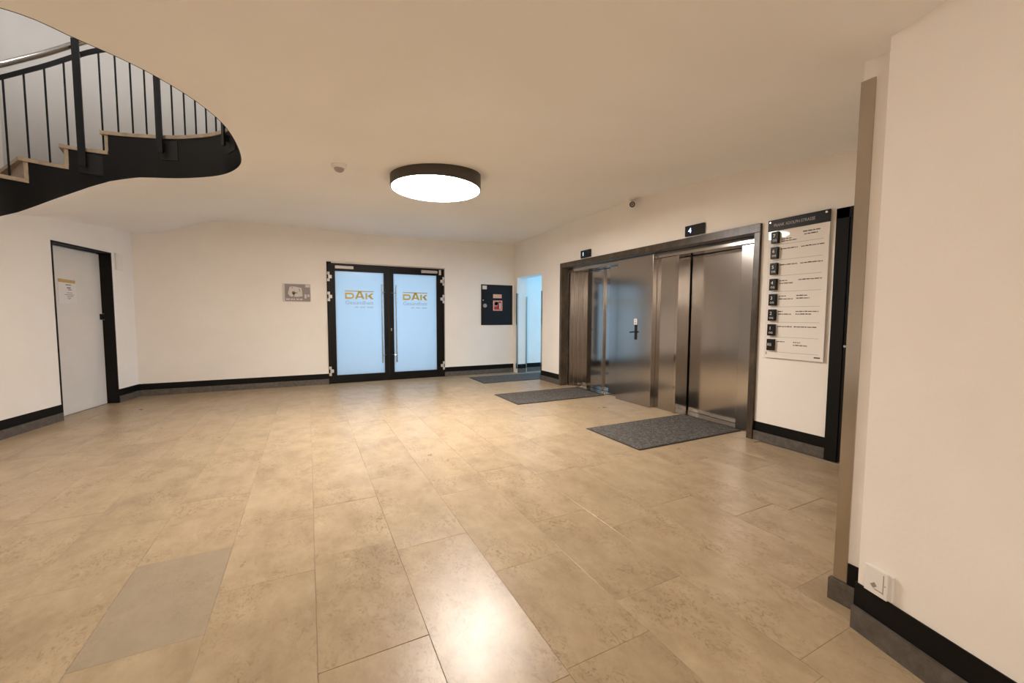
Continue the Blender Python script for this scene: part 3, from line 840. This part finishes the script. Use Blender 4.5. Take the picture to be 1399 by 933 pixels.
# ------------------------------------------------------------------ mats
def floor_mat(x0, x1, y0, y1, label):
    t = thing('floor_mat', label, 'mat', ((x0+x1)/2, (y0+y1)/2, 0), group='grey mats on the stone floor')
    hx, hy = (x1-x0)/2, (y1-y0)/2
    obj('rubber_edge', MB().box(-hx, hx, -hy, hy, .001, .006, .001), M['matedge'], t)
    obj('carpet', MB().box(-hx+.012, hx-.012, -hy+.012, hy-.012, .004, .011, .002), M['mat'], t)
floor_mat(2.77, 4.285, 2.812, 3.64, 'grey carpet mat in front of the right lift, nearest the camera')
floor_mat(2.642, 4.21, 5.06, 5.88, 'grey carpet mat in front of the left lift')
floor_mat(2.91, 4.60, 6.94, 7.75, 'bluish grey carpet mat at the corridor opening')

# ------------------------------------------------------------------ ceiling fittings
def ceiling_lamp(x, y, label, ztop, r=.465):
    t = thing('ceiling_lamp', label, 'lamp', (x, y, ztop))
    obj('ring', MB().lathe([(r-.02, .03), (r, .03), (r, -.145), (r-.012, -.150), (r-.012, -.06), (r-.02, -.055)], 64), M['lamp_body'], t, auto=40)
    obj('diffuser', MB().lathe([(r-.013, -.07), (r-.013, -.147), (r-.03, -.152)], 64), M['diffuser'], t, auto=40)
    return t
ceiling_lamp(1.288, 4.42, 'large round ceiling lamp with dark ring and glowing white disc', 2.79, .485)
ceiling_lamp(-2.6, -1.0, 'unseen round fill lamp added behind the camera', 2.50, .24)  # unseen lamp added as fill for the near end of the hall
def fill_uplight(x, y, label):  # unseen bowls added to brighten the ceiling from behind the camera
    t = thing('fill_uplight', label, 'lamp', (x, y, 1.75), group='added fill uplights behind the camera')
    obj('bowl', MB().lathe([(.03, -.11), (.10, -.09), (.155, -.03), (.17, .03), (.165, .03), (.15, -.025), (.095, -.08), (.02, -.10)], 28), M['lamp_body'], t, smooth=True)
    obj('bracket', MB().box(-.03, .03, -.2, -.12, -.06, .0, .005), M['lamp_body'], t)
    l = bpy.data.lights.new('fill_light', 'AREA'); l.shape = 'DISK'; l.size = .28; l.energy = 17; l.color = LAMP_COLOR
    o = bpy.data.objects.new('fill_light', l); COL.objects.link(o); o.parent = t
    o.location = (0, 0, .0); o.rotation_euler = (PI-.35, 0, 0)
fill_uplight(-2.6, -2.35, 'left of two added bowl uplights, unseen behind the camera')
fill_uplight(0.2, -2.35, 'right of two added bowl uplights, unseen behind the camera')

DET = (.298, 4.26)
t = thing('motion_detector', 'small white round motion detector on the ceiling', 'detector', (*DET, ceil_z(*DET)))
obj('base', MB().lathe([(.070, .02), (.070, -.028), (.060, -.036)], 28), M['whiteplastic'], t, auto=40)
obj('dome', MB().lathe([(.045, -.034), (.043, -.05), (.032, -.064), (.012, -.072), (.002, -.073)], 24), M['greyplastic'], t, smooth=True)

t = thing('security_camera', 'small dark security camera hanging from the ceiling above the left lift', 'camera', (4.03, 4.34, ceil_z(4.03, 4.34)))
obj('mount', MB().lathe([(.045, .03), (.045, -.03), (.038, -.036)], 20), M['whiteplastic'], t, auto=40)
obj('arm', MB().tube([(0, 0, -.03), (-.005, -.01, -.075)], .012, 8), M['hinge'], t)
a = Vector((-4.03, -4.34)).normalized()
b = MB(); b.tube([(-a.x*.05, -a.y*.05, -.083), (a.x*.05, a.y*.05, -.105)], .037, 18)
bd = obj('camera_body', b, M['plate'], t, auto=40)
b = MB(); b.tube([(a.x*.048, a.y*.048, -.1045), (a.x*.056, a.y*.056, -.1065)], .026, 16); obj('lens_ring', b, M['greyplastic'], bd)
b = MB(); b.tube([(a.x*.05, a.y*.05, -.105), (a.x*.06, a.y*.06, -.1072)], .013, 14); obj('lens', b, M['display'], bd)

# ------------------------------------------------------------------ curved staircase seen through the ceiling opening
LZ = 3.0; RISE = .183
RUN = [0, .28, .53, .78, 1.04, 1.30, 1.56]
ST = thing('staircase', 'curved staircase with black stringer and beige stone treads at upper left', 'staircase', (0, 0, 0))
def treadz(s):
    k = sum(1 for r in RUN if s > r)
    return LZ-RISE*min(k, len(RUN)-1)
b = MB()
def stringer():
    rows = []
    ss = set(np.round(np.arange(-PERIM/2, PERIM/2, .05), 4))
    items = [(s, None) for s in ss if all(abs(s-r) > .012 for r in RUN)]
    for i, r in enumerate(RUN[:-1]): items += [(r-.0005, LZ-RISE*i), (r+.0005, LZ-RISE*(i+1))]
    items.sort()
    for s, z in items:
        p, n = at(s)
        zt = (z if z is not None else (treadz(s) if s < RUN[-1]+.6 else LZ)) - .032
        zb = zbot(s)-.002
        q = p+n*.05
        rows.append([(p[0], p[1], zb), (p[0], p[1], max(zt, zb+.05)), (q[0], q[1], max(zt, zb+.05)), (q[0], q[1], zb+.04)])
    n = len(rows)
    vs = [v for r in rows for v in r]; fs = []
    for i in range(n):
        j = (i+1) % n
        for k in range(4): fs.append((i*4+k, i*4+(k+1) % 4, j*4+(k+1) % 4, j*4+k))
    return MB()._add(vs, fs)
o = obj('stringer', stringer(), M['stringer'], ST, auto=35)
def strip_slab(s0, s1, z0, z1, w0, w1, step=.06):
    n = max(2, int(abs(s1-s0)/step)+1)
    ins = []; outs = []
    for i in range(n+1):
        p, nn = at(s0+(s1-s0)*i/n); ins.append(p+nn*w0); outs.append(p+nn*w1)
    poly = [tuple(p) for p in ins]+[tuple(p) for p in outs[::-1]]
    return MB().prism(poly, z0, z1)
def ring_quads(s0, s1, z0, z1, w0, w1, step=.08):
    mb = MB(); n = max(2, int(abs(s1-s0)/step))
    rows = []
    for i in range(n+1):
        p, nn = at(s0+(s1-s0)*i/n)
        a, c = p+nn*w0, p+nn*w1
        rows.append([(a[0], a[1], z0), (a[0], a[1], z1), (c[0], c[1], z1), (c[0], c[1], z0)])
    vs = [v for r in rows for v in r]; fs = []
    for i in range(n):
        for k in range(4): fs.append((i*4+k, i*4+(k+1) % 4, i*4+4+(k+1) % 4, i*4+4+k))
    fs += [(0, 1, 2, 3), (n*4+3, n*4+2, n*4+1, n*4)]
    return mb._add(vs, fs)
NOSE = .035
obj('landing_edge', ring_quads(-4.2, NOSE, LZ-.032, LZ, -.012, 1.12), M['tread'], ST)
for i in range(len(RUN)-1):
    z = LZ-RISE*(i+1)
    obj('tread', strip_slab(RUN[i]-.02, RUN[i+1]+NOSE, z-.032, z, -.012, 1.05), M['tread'], ST)
    obj('riser', strip_slab(RUN[i]-.022, RUN[i]+.004, z, z+RISE-.032, -.004, 1.05), M['tread'], ST)

# railing
RL = thing('stair_railing', 'black baluster railing with metal handrail along the curved stair', 'railing')
_rz = [(-9, 3.93), (-.2, 3.925), (0, 3.87), (.1, 3.815), (.2, 3.744), (.42, 3.556), (.66, 3.34), (1.0, 3.06), (1.6, 2.64)]
def railz(s): return float(np.interp(s, [a for a, _ in _rz], [c for _, c in _rz]))
def path3(s0, s1, dz, off, step=.05):
    out = []
    n = int((s1-s0)/step)
    for i in range(n+1):
        s = s0+(s1-s0)*i/n; p, nn = at(s); q = p+nn*off
        # soft rail line
        z = sum(railz(s+e) for e in (-.1, -.05, 0, .05, .1))/5
        out.append((q[0], q[1], z+dz))
    return out
obj('handrail', MB().tube(path3(-3.2, 1.5, 0, .03), .024, 12), M['chrome'], RL, auto=50)
obj('lower_rail', MB().bar(path3(-3.2, 1.5, -.105, .03), .014, .045), M['railblack'], RL)
posts = [-2.25, -1.30, -.49, .155, 1.05]
s = -2.9
while s < 1.5:
    if all(abs(s-q) > .035 for q in posts):
        p, nn = at(s); q = p+nn*.03
        zt = railz(s)-.11; zb = treadz(s)
        obj('baluster', MB().tube([(q[0], q[1], zb-.002), (q[0], q[1], zt)], .0075, 8), M['railblack'], RL)
    s += .117
for s in posts:
    p, nn = at(s); tt = np.array((-nn[1], nn[0]))
    def P3(off, along, z): v = p+nn*off+tt*along; return (v[0], v[1], z)
    zb = treadz(s)-.235; zt = railz(s)-.01
    def blk(o0, o1, a0, a1, z0, z1):
        return MB().prism([P3(o0, a0, 0)[:2], P3(o1, a0, 0)[:2], P3(o1, a1, 0)[:2], P3(o0, a1, 0)[:2]], z0, z1)
    po = obj('post', blk(-.062, -.046, -.026, .026, zb+.05, zt), M['railblack'], RL)
    obj('base_plate', blk(-.012, -.001, -.13, .035, zb, zb+.185), M['plate'], po)
    obj('bracket', blk(-.05, -.01, -.02, .02, zb+.09, zb+.15), M['plate'], po)
    obj('rail_bracket', blk(-.056, .035, -.012, .012, zt-.12, zt-.09), M['railblack'], po)

# stairwell shell above
def shell():
    vs = []; fs = []; n = 0
    for s in np.arange(-PERIM/2, PERIM/2+.01, .08):
        p, nn = at(s); q = p+nn*1.16
        if q[0] < lx(q[1])-.08:
            n = 0; continue
        zb = ceil_z(q[0], q[1])+.02 if s > -.2 else 2.88
        vs += [(q[0], q[1], zb), (q[0], q[1], 5.6)]
        if n: fs.append((len(vs)-4, len(vs)-2, len(vs)-1, len(vs)-3))
        n = 1
    m = MB()._add(vs, fs)
    return m
o = struct('wall_stairwell', shell(), M['upwall'], 'grey white curved wall of the upper stairwell', smooth=True)
so = o.modifiers.new('thickness', 'SOLIDIFY'); so.thickness = .08; so.offset = 0
struct('ceiling_stairwell', MB().box(-4.6, 1.6, .8, 7.0, 5.6, 5.7), M['upwall'], 'white ceiling high above the stairwell')
t = thing('added_stairwell_lamp', 'unseen round lamp added high up in the stairwell', 'lamp', (-1.7, 3.9, 5.6))  # unseen lamp added to light the upper stairwell wall
obj('ring', MB().lathe([(.28, 0), (.30, -.02), (.30, -.08), (.285, -.085)], 40), M['lamp_body'], t, auto=40)
obj('diffuser', MB().lathe([(.284, -.03), (.284, -.086), (.26, -.095)], 40), mat('stairwell_diffuser', (.9, .9, .9), .5, emit=(1, .96, .92), estr=30), t, auto=40)
# narrow daylit window in the stairwell wall
s = -1.02
p, nn = at(s); c = p+nn*1.10; ang = math.atan2(nn[1], nn[0])-PI/2
Wd = thing('window_2', 'narrow daylit window in the stairwell wall', None, (c[0], c[1], 0), ang, kind='structure')
b = MB()
b.box(-.16, -.12, -.03, .05, 3.1, 4.9); b.box(.12, .16, -.03, .05, 3.1, 4.9); b.box(-.16, .16, -.03, .05, 3.06, 3.1); b.box(-.16, .16, -.03, .05, 4.9, 4.94)
obj('window_frame', b, M['whiteplastic'], Wd)
obj('window_pane', MB().box(-.12, .12, 0, .012, 3.1, 4.9), mat('daylit_pane', (.3, .5, .7), .2, emit=(.30, .55, .95), estr=.9), Wd)
